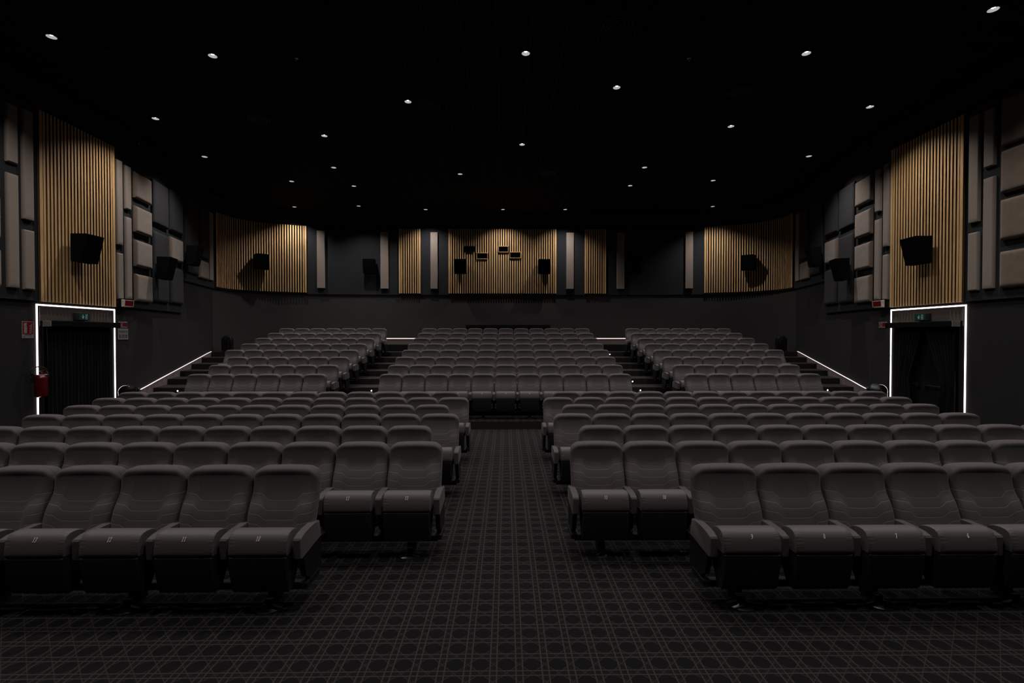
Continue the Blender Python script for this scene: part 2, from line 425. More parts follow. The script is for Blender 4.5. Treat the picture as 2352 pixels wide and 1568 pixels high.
LL = ['small round downlight at upper left, nearest the left side wall',
 'small round downlight at upper left, second from the left wall',
 'brightest small downlight at top centre with glowing lamp showing',
 'small round downlight at upper right, over the right front seats',
 'elongated downlight at the top right corner of the photo',
 'small round downlight left of the middle, second ring from camera',
 'small round downlight just right of and below the brightest one',
 'thin downlight close to the left wall, above the wooden slats by the left door',
 'small downlight above the left seats, between two ceiling diffusers',
 'small downlight above the right seats, halfway into the room',
 'thin downlight close to the right wall, above the wooden slats by the right door',
 'thin downlight above the left padded wall squares',
 'small downlight above the left rear seating block, nearer its aisle',
 'small downlight above the outer seats of the left rear block',
 'small downlight low over the left stepped aisle',
 'small downlight left of centre above the raked middle block',
 'small downlight at centre, directly beyond the brightest one',
 'small downlight right of centre above the right rear block',
 'small downlight low over the right stepped aisle',
 'small downlight above the outer seats of the right rear block',
 'thin downlight above the right padded wall squares',
 'farthest left downlight, washing the curved slats in the back left corner',
 'thin downlight near the back wall, above its left speaker',
 'thin downlight near the back wall, above the left narrow slat panel',
 'thin downlight near the back wall, above the projection ports',
 'thin downlight near the back wall, above the right end of the middle slats',
 'farthest right downlight, washing the curved slats in the back right corner']
FL = ['downlight above the front of the room, outermost left of its row', 'downlight above the front of the room, left of the middle aisle', 'downlight above the front of the room, right of the middle aisle',
 'downlight above the front of the room, outermost right of its row', 'downlight nearest the screen end, left one of three', 'downlight nearest the screen end, middle one of three', 'downlight nearest the screen end, right one of three',
 'downlight beside the left wall behind the camera', 'downlight beside the right wall behind the camera', 'downlight behind the camera, left of the pair', 'downlight behind the camera, right of the pair']
lp = build_light()
for n_, (x, y) in enumerate(LIGHTS + FILL_LIGHTS):
    o = lp if n_ == 0 else dup(lp, (x,y,CEIL))
    o.location = (x, y, CEIL)
    lab = (LL + FL)[n_]
    tag(o, lab, 'ceiling light', 'round downlights set into the black ceiling')
# round ceiling diffusers
bm = bmesh.new()
for r in (.24, .18, .12, .06): lathe(bm, [(r+.012,0),(r+.012,-.012),(r-.004,-.02),(r-.012,0)], 32)
dif = obj('ceiling_diffuser', bm, mat('diffuser_grey', (.02,.019,.018), .5), smooth=True)
for n_, (x, y, lab) in enumerate([(1.88,8.33,'nearest round black air diffuser, right of the top centre downlight'),(-1.77,11.33,'round black air diffuser beside the downlight left of centre'),
   (-6.01,12.10,'round black air diffuser at far left of the ceiling'),(1.34,15.99,'farthest round air diffuser, right of centre near the back'),(5.03,10.59,'round black air diffuser above the right front seats')]):
    o = dif if n_ == 0 else dup(dif, (0,0,0)); o.location = (x,y,CEIL); tag(o, lab, 'air vent', 'round air diffusers in the ceiling')
bm = bmesh.new(); lathe(bm, [(.04,0),(.04,-.02),(.012,-.025),(.012,-.05),(.02,-.055),(0,-.056)], 16)
sp = obj('fire_sprinkler', bm, m_steel, smooth=True)
for n_, (x, y, lab) in enumerate([(-3.97,9.41,'tiny sprinkler head in the ceiling, left of the top centre downlight'),(3.45,9.32,'tiny sprinkler head in the ceiling, right of the top centre downlight')]):
    o = sp if n_ == 0 else dup(sp, (0,0,0)); o.location = (x,y,CEIL); tag(o, lab, 'sprinkler', 'sprinkler heads in the ceiling')
# little grey fittings under the ceiling at the walls
def fitting():
    bm = bmesh.new(); box(bm, -.03,.03,-.12,0,-.03,.03, bev=.008); r = obj('security_camera', bm, m_black)
    b2 = bmesh.new(); lathe(b2, [(.045,-.03),(.05,-.06),(.035,-.1),(0,-.115)], 18, c=(0,-.12)); obj('camera_dome', b2, m_foot, r, smooth=True)
    return r
fc = fitting()
for n_, (side, s, lab) in enumerate([(-1,17.0,'small dark fitting high on the left wall above the padded squares'),(-1,22.3,'small dark fitting under the ceiling at the back left corner'),(1,17.0,'small dark fitting high on the right wall above the padded squares')]):
    p, rz = place(side, s, .0); o = fc if n_ == 0 else dup(fc, (0,0,0)); o.location = (p.x,p.y,7.24) ; o.rotation_euler = (0,0,rz)
    p2, _ = place(side, s, -.045); o.location = (p2.x,p2.y,7.24)
    tag(o, lab, 'camera', 'small cameras under the ceiling')

# ------------------------------------------------------------------ slat panels
def slat_panel(name, side, s0, s1, z0, z1, pitch, wd, label, holes=(), depth=.06):
    pm, rz = place(side, (s0+s1)/2, 0)
    root = empty(name, (pm.x, pm.y, z0), rz, label=label, cat='wood panel', group='vertical oak slat panels')
    inv = (Matrix.Translation((pm.x,pm.y,z0)) @ Matrix.Rotation(rz, 4, 'Z')).inverted()
    def loc(v): return inv @ Vector(v)
    n = int(round((s1-s0-wd)/pitch)); bm = bmesh.new()
    bb = bmesh.new(); strip_wall(bb, side, s0, s1, .012, .012, z0+.02, z1-.01, step=.12)
    for v in bb.verts: v.co = loc(v.co)
    for k in range(n+1):
        sc = s0+wd/2+(s1-s0-wd)*k/n; hw = wd/2*(1.5 if k in (0,n) else 1)
        if k == 0: sc += wd/4
        if k == n: sc -= wd/4
        segs = [(z0, z1)]
        for hs0, hs1, hz0, hz1 in holes:
            if hs0-.01 < sc < hs1+.01:
                ns = []
                for a, b in segs:
                    if hz0 > a and hz1 < b: ns += [(a,hz0),(hz1,b)]
                    else: ns.append((a,b))
                segs = ns
        for a, b in segs:
            P = []
            for s, o_ in ((sc-hw,.012),(sc+hw,.012),(sc+hw,depth),(sc-hw,depth)):
                p, _ = wp(side, s, o_); P.append(p)
            lo = [bm.verts.new(loc((p.x,p.y,a))) for p in P]; hi = [bm.verts.new(loc((p.x,p.y,b))) for p in P]
            bm.faces.new(lo[::-1]); bm.faces.new(hi)
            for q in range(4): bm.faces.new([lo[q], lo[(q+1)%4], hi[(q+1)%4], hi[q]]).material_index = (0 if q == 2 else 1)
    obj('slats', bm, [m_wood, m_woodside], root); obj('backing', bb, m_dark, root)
    return root
for side, nm in ((-1,'left'),(1,'right')):
    slat_panel('slat_panel', side, 14.18, 16.18, 2.86, 6.76, .0835, .047, 'tall oak slat panel above the %s door' % nm)
    slat_panel('slat_panel', side, 22.62, 26.48, 3.97, 6.77, .099, .047, 'curved oak slat panel rounding the back %s corner' % nm)
slat_panel('slat_panel', -1, s_of_x(-1,4.64), s_of_x(-1,3.71), 3.97, 6.75, .099, .047, 'narrow oak slat panel on the back wall, left of the middle panel')
slat_panel('slat_panel', 1, s_of_x(1,4.33), s_of_x(1,3.40), 3.97, 6.75, .099, .047, 'narrow oak slat panel on the back wall, right of the middle panel')
def sx(x): return SMAX + x                      # on the flat middle of the back wall (left-hand parametrisation)
WIN = [(-1.80,-1.39,5.75,6.00,'upper left dark projection port, in shade'),(-1.29,-.80,5.45,5.72,'lower left projection port with pale wooden rim'),
       (-.34,.09,5.74,6.01,'upper right projection port under the brightest slats'),(.15,.63,5.49,5.76,'lower right projection port with pale wooden rim')]
slat_panel('slat_panel', -1, sx(-2.50), sx(2.17), 3.97, 6.75, .099, .047, 'widest oak slat panel in the middle of the back wall, pierced by projection ports',
   holes=[(sx(a),sx(b),c,d) for a,b,c,d,_ in WIN])
for n_, (a, b, c, d, lab) in enumerate(WIN):
    cx, cz = (a+b)/2, (c+d)/2; hw, hh = (b-a)/2, (d-c)/2
    root = empty('projection_window', (cx, 21.385, cz), 0, label=lab, cat='window', group='projection ports in the back wall')
    bm = bmesh.new(); t = .016
    for x0,x1,z0,z1 in ((-hw,hw,hh-t,hh),(-hw,hw,-hh,-hh+t),(-hw,-hw+t,-hh+t,hh-t),(hw-t,hw,-hh+t,hh-t)): box(bm, x0,x1,-.095,.0,z0,z1)
    obj('frame', bm, m_wood if n_ else m_dark, root)
    bm = bmesh.new(); box(bm, -hw+t,hw-t,-.012,-.002,-hh+t,hh-t); obj('glass_pane', bm, m_glass, root)

# ------------------------------------------------------------------ padded wall panels
_cush = {}
def cushion_mesh(wd, ht, dp, pw_):
    bm = bmesh.new(); nu = 18; nv = 22; g = []
    for j in range(nv+1):
        row = []
        for i_ in range(nu+1):
            u = math.sin(math.pi/2*(2*i_/nu-1)); v = math.sin(math.pi/2*(2*j/nv-1))
            u = .5*u+.5*(2*i_/nu-1) if False else u
            ed = min((1-abs(u))*wd/2, (1-abs(v))*ht/2); r = min(pw_, wd/2, ht/2)
            e_ = 1-max(0, 1-ed/r)**2
            row.append(bm.verts.new((u*wd/2, -(.02+(dp-.02)*math.sqrt(max(0,e_))), v*ht/2)))
        g.append(row)
    for j in range(nv):
        for i_ in range(nu): bm.faces.new([g[j][i_], g[j][i_+1], g[j+1][i_+1], g[j+1][i_]])
    rim = [g[0][i_] for i_ in range(nu+1)] + [g[j][nu] for j in range(1,nv+1)] + [g[nv][i_] for i_ in range(nu-1,-1,-1)] + [g[j][0] for j in range(nv-1,0,-1)]
    bk = [bm.verts.new((v.co.x*.985, 0, v.co.z*.985)) for v in rim]
    for k in range(len(rim)): bm.faces.new([rim[k], rim[(k+1)%len(rim)], bk[(k+1)%len(rim)], bk[k]])
    bm.faces.new(bk); return bm
def pad(name, side, s0, s1, z0, z1, m, label, cat, group, dp=.06, r=.03):
    p, rz = place(side, (s0+s1)/2, .0)
    return obj(name, cushion_mesh(abs(s1-s0), z1-z0, dp, r), m, loc=(p.x,p.y,(z0+z1)/2), rz=rz, smooth='auto', label=label, cat=cat, group=group)
for side, nm in ((-1,'left'),(1,'right')):
    strips = [(13.52,13.75,5.48,6.62,'upper beige strip pad on the %s wall, second column camera side of the door slats'),
              (13.52,13.75,3.08,5.28,'lower beige strip pad on the %s wall, second column camera side of the door slats'),
              (13.84,14.07,4.46,6.64,'upper beige strip pad right beside the %s door slats, towards the camera'),
              (13.84,14.07,3.07,4.26,'lower beige strip pad right beside the %s door slats, towards the camera'),
              (16.26,16.45,4.40,6.50,'upper beige strip pad just beyond the %s door slats'),
              (16.26,16.45,3.06,4.20,'lower beige strip pad just beyond the %s door slats'),
              (16.54,16.75,5.35,6.45,'upper beige strip pad in second column beyond the %s door slats'),
              (16.54,16.75,3.08,5.16,'lower beige strip pad in second column beyond the %s door slats')]
    for a, b, c, d, lab in strips:
        pad('strip_pad', side, a, b, c, d, m_beige, lab % nm, 'wall pad', 'narrow beige pads on the %s wall' % nm, dp=.06, r=.03)
    for n_, (c, d) in enumerate([(3.05,3.76),(3.95,4.64),(4.84,5.52),(5.72,6.40)]):
        pos = ['lowest','second from bottom','third from bottom','topmost'][n_]
        pad('square_pad', side, 16.85, 17.68, c, d, m_taupe, 'taupe square pad on the %s wall beyond the door, %s of its column' % (nm, pos), 'wall pad', 'taupe square pads beyond the %s door' % nm, dp=.085, r=.07)
    for n_, (c, d) in enumerate([(3.05,3.79),(3.96,4.78),(4.86,5.71),(5.76,6.70)]):
        pos = ['lowest','second from bottom','third from bottom','topmost'][n_]
        pad('square_pad', side, 12.56, 13.39, c+.02, d-.02, m_taupe, 'taupe square pad at the camera end of the %s wall, %s of column' % (nm, pos), 'wall pad', 'taupe square pads nearest the camera on the %s wall' % nm, dp=.085, r=.07)
    for a, b, c, d, m, lab in [(17.78,18.74,5.28,6.50,m_slate,'tall dark slate pad beyond the %s taupe squares, upper one'),
              (17.78,18.74,3.10,5.08,m_slate,'tall dark slate pad behind the second %s speaker, lower one'),
              (18.86,19.74,5.30,6.54,m_slate,'dark slate pad at the end of the %s padded wall, upper one'),
              (18.86,19.74,4.42,5.12,m_taupe,'lone taupe square pad between dark pads at the end of the %s padded wall'),
              (18.86,19.74,3.12,4.21,m_slate,'dark slate pad at the end of the %s padded wall, lower one'),
              (20.00,21.00,4.20,6.62,m_slate,'very dark tall pad behind the third %s speaker'),
              (21.08,21.92,4.86,6.62,m_slate,'very dark upper pad before the back %s curved slats'),
              (21.08,21.92,4.14,4.76,m_taupe,'dim brown pad low before the back %s curved slats')]:
        pad('slate_pad' if m is m_slate else 'square_pad', side, a, b, c, d, m, lab % nm, 'wall pad', 'large pads toward the back of the %s wall' % nm, dp=.085, r=.07)
    pad('strip_pad', side, 22.06, 22.40, 4.16, 6.64, m_beige, 'dim beige strip pad next to the curved slats at the back %s corner' % nm, 'wall pad', 'narrow beige pads on the %s wall' % nm)
for side, a, b, lab in [(-1,8.06,7.74,'beige strip pad beside the left curved slats on the back wall'),(-1,5.43,5.09,'beige strip pad between the back left speaker and the narrow slats'),(-1,3.28,2.96,'beige strip pad just left of the middle slat panel'),
        (1,2.93,2.60,'beige strip pad just right of the middle slat panel'),(1,5.13,4.80,'beige strip pad between the narrow slats and the back right speaker'),(1,8.02,7.70,'beige strip pad beside the right curved slats on the back wall')]:
    pad('strip_pad', side, s_of_x(side,a), s_of_x(side,b), 4.16, 6.61, m_beige, lab, 'wall pad', 'narrow beige pads on the back wall', dp=.09, r=.012)

# ------------------------------------------------------------------ speakers
def speaker():
    root = empty('surround_speaker')
    bm = bmesh.new(); prism(bm, [(-.10,-.30),(-.30,-.30),(-.44,.30),(-.10,.30)], -.25, .25, bev=.012); obj('cabinet', bm, m_gap, root)
    bm = bmesh.new(); prism(bm, [(-.306,-.27),(-.314,-.272),(-.442,.268),(-.434,.27)], -.23, .23); obj('grille', bm, m_gap, root)
    bm = bmesh.new(); box(bm, -.08,.08,-.05,.0,-.12,.12); box(bm, -.025,.025,-.11,-.05,-.03,.03); obj('wall_bracket', bm, m_blackmetal, root)
    return root
spk = speaker(); n_ = 0
SPK = [(-1,15.02,4.07,.055,'angular black speaker on the left wall slats above the door'),(1,15.06,4.07,.055,'angular black speaker on the right wall slats above the door'),
 (-1,17.80,4.02,.12,'black speaker in front of the dark pad on the left wall'),(1,17.85,4.02,.12,'black speaker in front of the dark pad on the right wall'),
 (-1,19.85,4.69,.10,'barely visible black speaker on the dark left wall before the corner'),(1,19.85,4.69,.10,'barely visible black speaker on the dark right wall before the corner'),
 (-1,24.72,5.13,.055,'black speaker on the curved slats in the back left corner'),(1,24.72,5.13,.055,'black speaker on the curved slats in the back right corner'),
 (-1,s_of_x(-1,5.86),5.09,0,'black speaker on the dark back wall left of the narrow slats'),(1,s_of_x(1,5.55),5.09,0,'black speaker on the dark back wall right of the narrow slats'),
 (-1,sx(-1.98),5.09,.055,'left black speaker on the middle slat panel under the projection ports'),(-1,sx(1.61),5.09,.055,'right black speaker on the middle slat panel under the projection ports')]
for side, s, z, off, lab in SPK:
    p, rz = place(side, s, off); o = spk if n_ == 0 else dup(spk, (0,0,0)); n_ += 1
    o.location = (p.x,p.y,z); o.rotation_euler = (0,0,rz); tag(o, lab, 'speaker', 'black surround speakers on the walls')

# ------------------------------------------------------------------ text
def text_bm(s, size):
    c = bpy.data.curves.new('lettering', 'FONT'); c.body = s; c.size = size; c.align_x = 'CENTER'; c.align_y = 'CENTER'; c.extrude = .0006
    o = bpy.data.objects.new('lettering', c); col.objects.link(o)
    dg = bpy.context.evaluated_depsgraph_get(); me = bpy.data.meshes.new_from_object(o.evaluated_get(dg))
    bm = bmesh.new(); bm.from_mesh(me); bpy.data.objects.remove(o); bpy.data.meshes.remove(me); bpy.data.curves.remove(c)
    bmesh.ops.rotate(bm, verts=bm.verts, cent=(0,0,0), matrix=Matrix.Rotation(math.pi/2, 3, 'X'))
    return bm
def poly(bm, pts, y0, y1):
    a = [bm.verts.new((x,y0,z)) for x,z in pts]; b = [bm.verts.new((x,y1,z)) for x,z in pts]
    bm.faces.new(a); bm.faces.new(b[::-1])
    for k in range(len(pts)): bm.faces.new([a[k], a[(k+1)%len(pts)], b[(k+1)%len(pts)], b[k]])

# ------------------------------------------------------------------ doors with light frames
for side, nm in ((-1,'left'),(1,'right')):
    sa, sb, zt = 14.19, 16.26, 2.79
    # light frame
    p, rz = place(side, (sa+sb)/2, -.05)
    t = .028; hw = (sb-sa)/2
    root = empty('door_light_frame', (p.x,p.y,0), rz, label='glowing white light strip framing the %s doorway' % nm, cat='light strip', group='light frames round the doors')
    bm = bmesh.new(); box(bm, -hw-t/2,hw+t/2,-.012,0,zt-t/2,zt+t/2); obj('top_strip', bm, m_led, root)
    for q in (-1, 1):
        bm = bmesh.new(); box(bm, q*hw-t/2,q*hw+t/2,-.012,0,0,zt-t/2); obj('side_strip', bm, m_led, root)
    # header panel and door leaves
    bm = bmesh.new(); box(bm, -hw+.06,hw-.06,-.014,0,2.36,zt-.05); obj('header_panel', bm, m_header, loc=(p.x,p.y,0), rz=rz, label='dim beige panel inside the top of the %s light frame' % nm, cat='panel')
    bm = bmesh.new(); box(bm, -hw+.12,hw-.12,-.03,0,0,2.36)
    d = obj('door_%d' % (1 if side < 0 else 2), bm, m_dark, loc=(p.x,p.y,0), rz=rz, kind='structure')
    bm = bmesh.new()
    tube(bm, [(x_,-.08,1.02) for x_ in (-.75,-.1)], .016); tube(bm, [(x_,-.08,1.02) for x_ in (.1,.75)], .016)
    for x_ in (-.75,-.1,.1,.75): box(bm, x_-.025,x_+.025,-.10,-.03,.97,1.07)
    obj('push_bar', bm, m_foot, d)
    # pelmet box and curtains
    bm = bmesh.new(); L0, L1 = (-.84-.12, .84+.10) if side < 0 else (-.84-.10, .84+.12)
    # near end is towards the camera: local x<0 on the left wall, x>0 on the right wall
    if side < 0: L0, L1 = -1.03, .86
    else: L0, L1 = -.86, 1.03
    pr = empty('curtain_pelmet', (p.x,p.y,0), rz, label='black curtain pelmet with silver end over the %s doorway' % nm, cat='pelmet', group='curtain pelmets over the doors')
    box(bm, L0,L1,-.29,-.05,2.34,2.47, bev=.02); obj('box', bm, m_gap, pr)
    bm = bmesh.new(); xe = L0 if side < 0 else L1
    box(bm, xe-.010,xe+.010,-.285,-.12,2.347,2.463, bev=.005); obj('end_cap', bm, m_capgrey, pr, label='silver end cap')
    bm = bmesh.new()
    for q in (-.6,.6): box(bm, q-.02,q+.02,-.06,0,2.38,2.42)
    obj('bracket', bm, m_blackmetal, pr)
    def curtain(xa, xb, xa2, xb2, nf, lab):
        bm = bmesh.new(); n = nf*8; rows = 24; G = []
        for j in range(rows+1):
            v = j/rows; row = []
            z = 2.335-(2.335-.03)*v
            tt = min(1, v*1.9); a = xa+(xa2-xa)*tt; b = xb+(xb2-xb)*tt
            if v > .55: a = xa2+(xa-xa2)*.35*(v-.55)/.45; b = xb2+(xb-xb2)*.35*(v-.55)/.45
            for i_ in range(n+1):
                u = i_/n; ph = 2*math.pi*nf*u
                row.append(bm.verts.new((a+(b-a)*u, -.165+.026*math.sin(ph)+.008*math.sin(ph*2.3+v*3), z)))
            G.append(row)
        for j in range(rows):
            for i_ in range(n): bm.faces.new([G[j][i_], G[j][i_+1], G[j+1][i_+1], G[j+1][i_]])
        o = obj('door_curtain', bm, m_curtain, loc=(p.x,p.y,0), rz=rz, smooth=True, label=lab, cat='curtain', group='black curtains in the doorways')
        md = o.modifiers.new('thickness', 'SOLIDIFY'); md.thickness = .006
    if side < 0: curtain(-.98,-.15,-.97,-.15,9,'black pleated curtain in left doorway, camera side half'); curtain(-.13,.66,-.13,.66,9,'black pleated curtain in left doorway, far half')
    else: curtain(-.66,.14,-.66,-.24,8,'black curtain in right doorway, far half pulled aside'); curtain(.16,.98,.62,.98,8,'black curtain in right doorway, camera side half pulled aside')
    # exit sign
    er = empty('exit_sign', (p.x,p.y,2.58), rz, label='green emergency exit sign above the %s doorway curtain' % nm, cat='sign', group='green exit signs above the doors')
    xo = -.02 if side < 0 else .02
    bm = bmesh.new(); box(bm, xo-.16,xo+.16,-.13,-.014,-.085,.085, bev=.006); obj('housing', bm, m_black, er)
    bm = bmesh.new(); box(bm, xo-.14,xo+.14,-.134,-.13,-.072,.072); obj('face', bm, m_green, er, label='green face')
    bm = bmesh.new(); y0, y1 = -.137, -.134
    poly(bm, [(xo-.045,.05),(xo-.030,.05),(xo-.030,-.005),(xo-.008,.02),(xo-.008,-.005),(xo-.0375,-.055),(xo-.067,-.005),(xo-.067,.02),(xo-.045,-.005)], y0, y1)
    for a, b, c, d_ in ((.03,.085,.045,.055),(.03,.085,-.055,-.045),(.03,.036,-.045,.045),(.079,.085,-.045,.045)): box(bm, xo+a,xo+b,y0,y1,c,d_)
    # running figure
    lathe_c = [(xo+.060+.008*math.cos(k*math.pi/4), .030+.008*math.sin(k*math.pi/4)) for k in range(8)]; poly(bm, lathe_c, y0, y1)
    for q in ([(.050,.018),(.064,.02),(.060,-.008),(.046,-.006)], [(.060,-.008),(.074,-.022),(.070,-.030),(.050,-.010)], [(.046,-.006),(.056,-.012),(.046,-.036),(.040,-.034)], [(.050,.018),(.040,.004),(.044,.0),(.054,.012)]):
        poly(bm, [(xo+a,b) for a,b in q], y0, y1)
    obj('pictogram', bm, m_exitwhite, er, label='white arrow and running figure')
    # strobe sounder
    ps, rs = place(side, 16.45, .0)
    sr = empty('alarm_beacon', (ps.x,ps.y,2.96), rs, label='cream warning beacon with dark red window beside the top of the %s light frame' % nm, cat='alarm', group='warning beacons by the doors')
    bm = bmesh.new(); prism(bm, [(-.0,-.09),(-.07,-.075),(-.085,.08),(-.0,.09)], -.165, .165, bev=.012, seg=3)
    for v in bm.verts: v.co.y -= .1
    obj('housing', bm, m_offwhite, sr, smooth='auto')
    bm = bmesh.new(); prism(bm, [(-.166,-.062),(-.175,-.062),(-.187,.068),(-.178,.068)], -.14, .14); obj('window', bm, m_redlens, sr, label='dark red window')
    bm = bmesh.new(); box(bm, -.08,.08,-.1,0,-.04,.04); obj('mount', bm, m_blackmetal, sr)
    # little white and red sign
    pg, rg = place(side, 16.54, -.05)
    sg = empty('fire_door_sign', (pg.x,pg.y,2.43), rg, label='small white and red warning sign beside the %s doorway' % nm, cat='sign', group='small warning signs by the doors')
    bm = bmesh.new(); box(bm, -.145,.145,-.006,0,-.075,.075); obj('plate', bm, m_white, sg)
    dx = -.06
    bm = bmesh.new()
    lathe(bm, [(.055,0),(.055,.002),(.043,.002),(.043,0)], 24, c=(-.085,0)); bmesh.ops.rotate(bm, verts=bm.verts, cent=(0,0,0), matrix=Matrix.Rotation(math.pi/2,3,'X'))
    for v in bm.verts: v.co.y -= .006
    poly(bm, [(-.125,-.032),(-.118,-.04),(-.045,.032),(-.052,.04)], -.009, -.006)
    box(bm, -.015,.135,-.009,-.006,-.045,.05); obj('symbols', bm, m_red, sg, label='red circle and red block')
# toilet sign (left wall)
p, rz = place(-1, 16.545, -.05)
sr = empty('toilet_sign', (p.x,p.y,2.195), rz, label='white TOILETTE sign with three pictograms right of the left doorway', cat='sign')
bm = bmesh.new(); box(bm, -.17,.17,-.006,0,-.14,.14); obj('plate', bm, m_white, sr)
b_ = text_bm('TOILETTE', .068)
for v in b_.verts: v.co += Vector((0,-.008,.055))
obj('lettering', b_, m_ink, sr)
bm = bmesh.new()
for q in (-.1,0,.1): box(bm, q-.033,q+.033,-.008,-.006,-.095,-.015)
obj('icon_squares', bm, m_ink, sr)
bm = bmesh.new()
for n_, q in enumerate((-.1,0,.1)):
    poly(bm, [(q+.008*math.cos(k*math.pi/4), -.028+.008*math.sin(k*math.pi/4)) for k in range(8)], -.010, -.008)
    if n_ == 0: poly(bm, [(q-.012,-.04),(q+.012,-.04),(q+.006,-.088),(q-.006,-.088)], -.010, -.008)
    elif n_ == 1: poly(bm, [(q-.006,-.04),(q+.006,-.04),(q+.016,-.075),(q-.016,-.075)], -.010, -.008); poly(bm, [(q-.005,-.075),(q+.005,-.075),(q+.005,-.09),(q-.005,-.09)], -.010, -.008)
    else: poly(bm, [(q-.008,-.04),(q,-.04),(q+.002,-.06),(q+.018,-.075),(q+.014,-.082),(q-.012,-.07)], -.010, -.008)
obj('pictograms', bm, m_white, sr)
# extinguisher sign
p, rz = place(-1, 14.00, -.05)
sr = empty('extinguisher_sign', (p.x,p.y,2.275), rz, label='red and white fire extinguisher sign left of the left doorway', cat='sign')
bm = bmesh.new(); box(bm, -.125,.125,-.006,0,-.17,.17); obj('plate', bm, m_white, sr)
bm = bmesh.new(); box(bm, -.112,.112,-.008,-.006,-.085,.158); obj('red_field', bm, m_red, sr, label='red field')
bm = bmesh.new()
box(bm, -.085,-.02,-.010,-.008,-.07,.06); poly(bm, [(-.08,.065),(-.025,.065),(-.035,.10),(-.02,.115),(-.03,.135),(-.06,.14),(-.085,.12),(-.095,.085),(-.085,.08)], -.010, -.008)
for k in range(4):
    z = -.065+.045*k; poly(bm, [(.02,z),(.045,z-.012),(.085,z+.025),(.08,z+.05),(.055,z+.02)], -.010, -.008)
obj('pictogram', bm, m_white, sr)
b_ = text_bm('ESTINTORE', .028)
for v in b_.verts: v.co += Vector((0,-.008,-.103))
bx_ = b_; box(bx_, -.09,-.07,-.008,-.006,-.152,-.135)
obj('lettering', b_, m_ink, sr)
# fire extinguisher, hung over the edge of the light frame
p, rz = place(-1, 14.12, -.05)
er = empty('fire_extinguisher', (p.x,p.y,0), rz, label='red fire extinguisher with black hose loop hanging beside the left doorway', cat='fire extinguisher')
yc = -.14
bm = bmesh.new(); lathe(bm, [(0,.905),(.07,.905),(.10,.925),(.105,.96),(.105,1.27),(.10,1.31),(.07,1.345),(.032,1.36),(.032,1.385),(0,1.385)], 28, c=(0,yc)); obj('cylinder', bm, m_redgloss, er, smooth='auto')
bm = bmesh.new(); box(bm, -.018,.018,yc-.02,yc+.02,1.38,1.43, bev=.004); obj('valve', bm, m_steel, er, label='metal valve')
bm = bmesh.new(); prism(bm, [(-.02,1.42),(.02,1.42),(.02,1.432),(-.02,1.432)], -.01, .12)
for v in bm.verts: v.co.y += yc; v.co.z += max(0, v.co.x)*.35
box(bm, -.01,.11,yc-.012,yc+.012,1.395,1.405); obj('lever', bm, m_redgloss, er)
bm = bmesh.new(); tube(bm, [(-.04+.155*math.cos(a), yc-.02+.05*math.sin(a*.5), 1.44+.085*math.sin(a)) for a in [k*2*math.pi/32 for k in range(31)]], .011)
tube(bm, [(.10,yc-.02,1.43),(.135,yc-.03,1.36),(.135,yc-.03,1.22)], .012); obj('hose', bm, m_black, er, smooth=True)
bm = bmesh.new(); tube(bm, [(-.107*math.cos(a), yc-.107*math.sin(a), 1.36) for a in [math.pi*k/14 for k in range(-4,19)]], .006); box(bm, -.03,.03,yc+.10,0,1.2,1.36); obj('bracket', bm, m_steel, er)

# ------------------------------------------------------------------ side stair stringers with light line
for side, nm in ((-1,'left'),(1,'right')):
    sA, sB = 17.22, 22.36; zA, zB = .715, 1.555
    pm, rz = place(side, (sA+sB)/2, -.05)
    root = empty('stair_stringer', (pm.x,pm.y,0), rz, label='carpeted sloping stair border with light line on the %s wall' % nm, cat='stair border', group='stair borders with light lines')
    inv = (Matrix.Translation((pm.x,pm.y,0)) @ Matrix.Rotation(rz,4,'Z')).inverted()
    def ramp(z_lo, dz0, dz1, o0, o1, m, name):
        bm = bmesh.new(); A = []
        N = 28
        for k in range(N+1):
            s = sA+(sB-sA)*k/N; zt = zA+(zB-zA)*k/N; f, _ = wp(side, s, o0); b, _ = wp(side, s, o1)
            zb = (z_lo if z_lo is not None else zt+dz0)
            if z_lo == 0: zb = max(.0, zt-.62)
            A.append([bm.verts.new(inv @ Vector(c)) for c in ((f.x,f.y,zb),(f.x,f.y,zt+dz1),(b.x,b.y,zt+dz1),(b.x,b.y,zb))])
        for a, b in zip(A, A[1:]):
            for q in range(4): bm.faces.new([a[q], b[q], b[(q+1)%4], a[(q+1)%4]])
        bm.faces.new(A[0]); bm.faces.new(A[-1])
        obj(name, bm, m, root)
    ramp(0, 0, 0, -.032, -.05, m_stringer, 'carpet_face')
    ramp(None, 0, .010, -.020, -.05, m_led_dim, 'led_strip')
# step lights in the risers
bm = bmesh.new(); lathe(bm, [(.019,0),(.019,.006),(.015,.008),(0,.010)], 16); bmesh.ops.rotate(bm, verts=bm.verts, cent=(0,0,0), matrix=Matrix.Rotation(math.pi/2,3,'X'))
sl = obj('step_light', bm, m_stepled, smooth=True); n_ = 0
for k, x, lab in [(3,-3.8,'bright step light at the foot of the left stepped aisle'),(3,3.8,'bright step light at the foot of the right stepped aisle, lower of the two'),(4,3.8,'bright step light in the right stepped aisle, upper of the close pair'),
    (8,3.84,'tiny step light near the top of the right stepped aisle'),(3,-9.22,'step light at the foot of the left wall stairs'),(7,-9.86,'step light high on the left wall stairs'),(3,9.15,'step light at the foot of the right wall stairs'),(7,9.80,'step light high on the right wall stairs')]:
    o = sl if n_ == 0 else dup(sl, (0,0,0)); n_ += 1; o.location = (x, Y0+DY*k, Z0+DZ*k-.09); tag(o, lab, 'step light', 'round step lights in the stair risers')

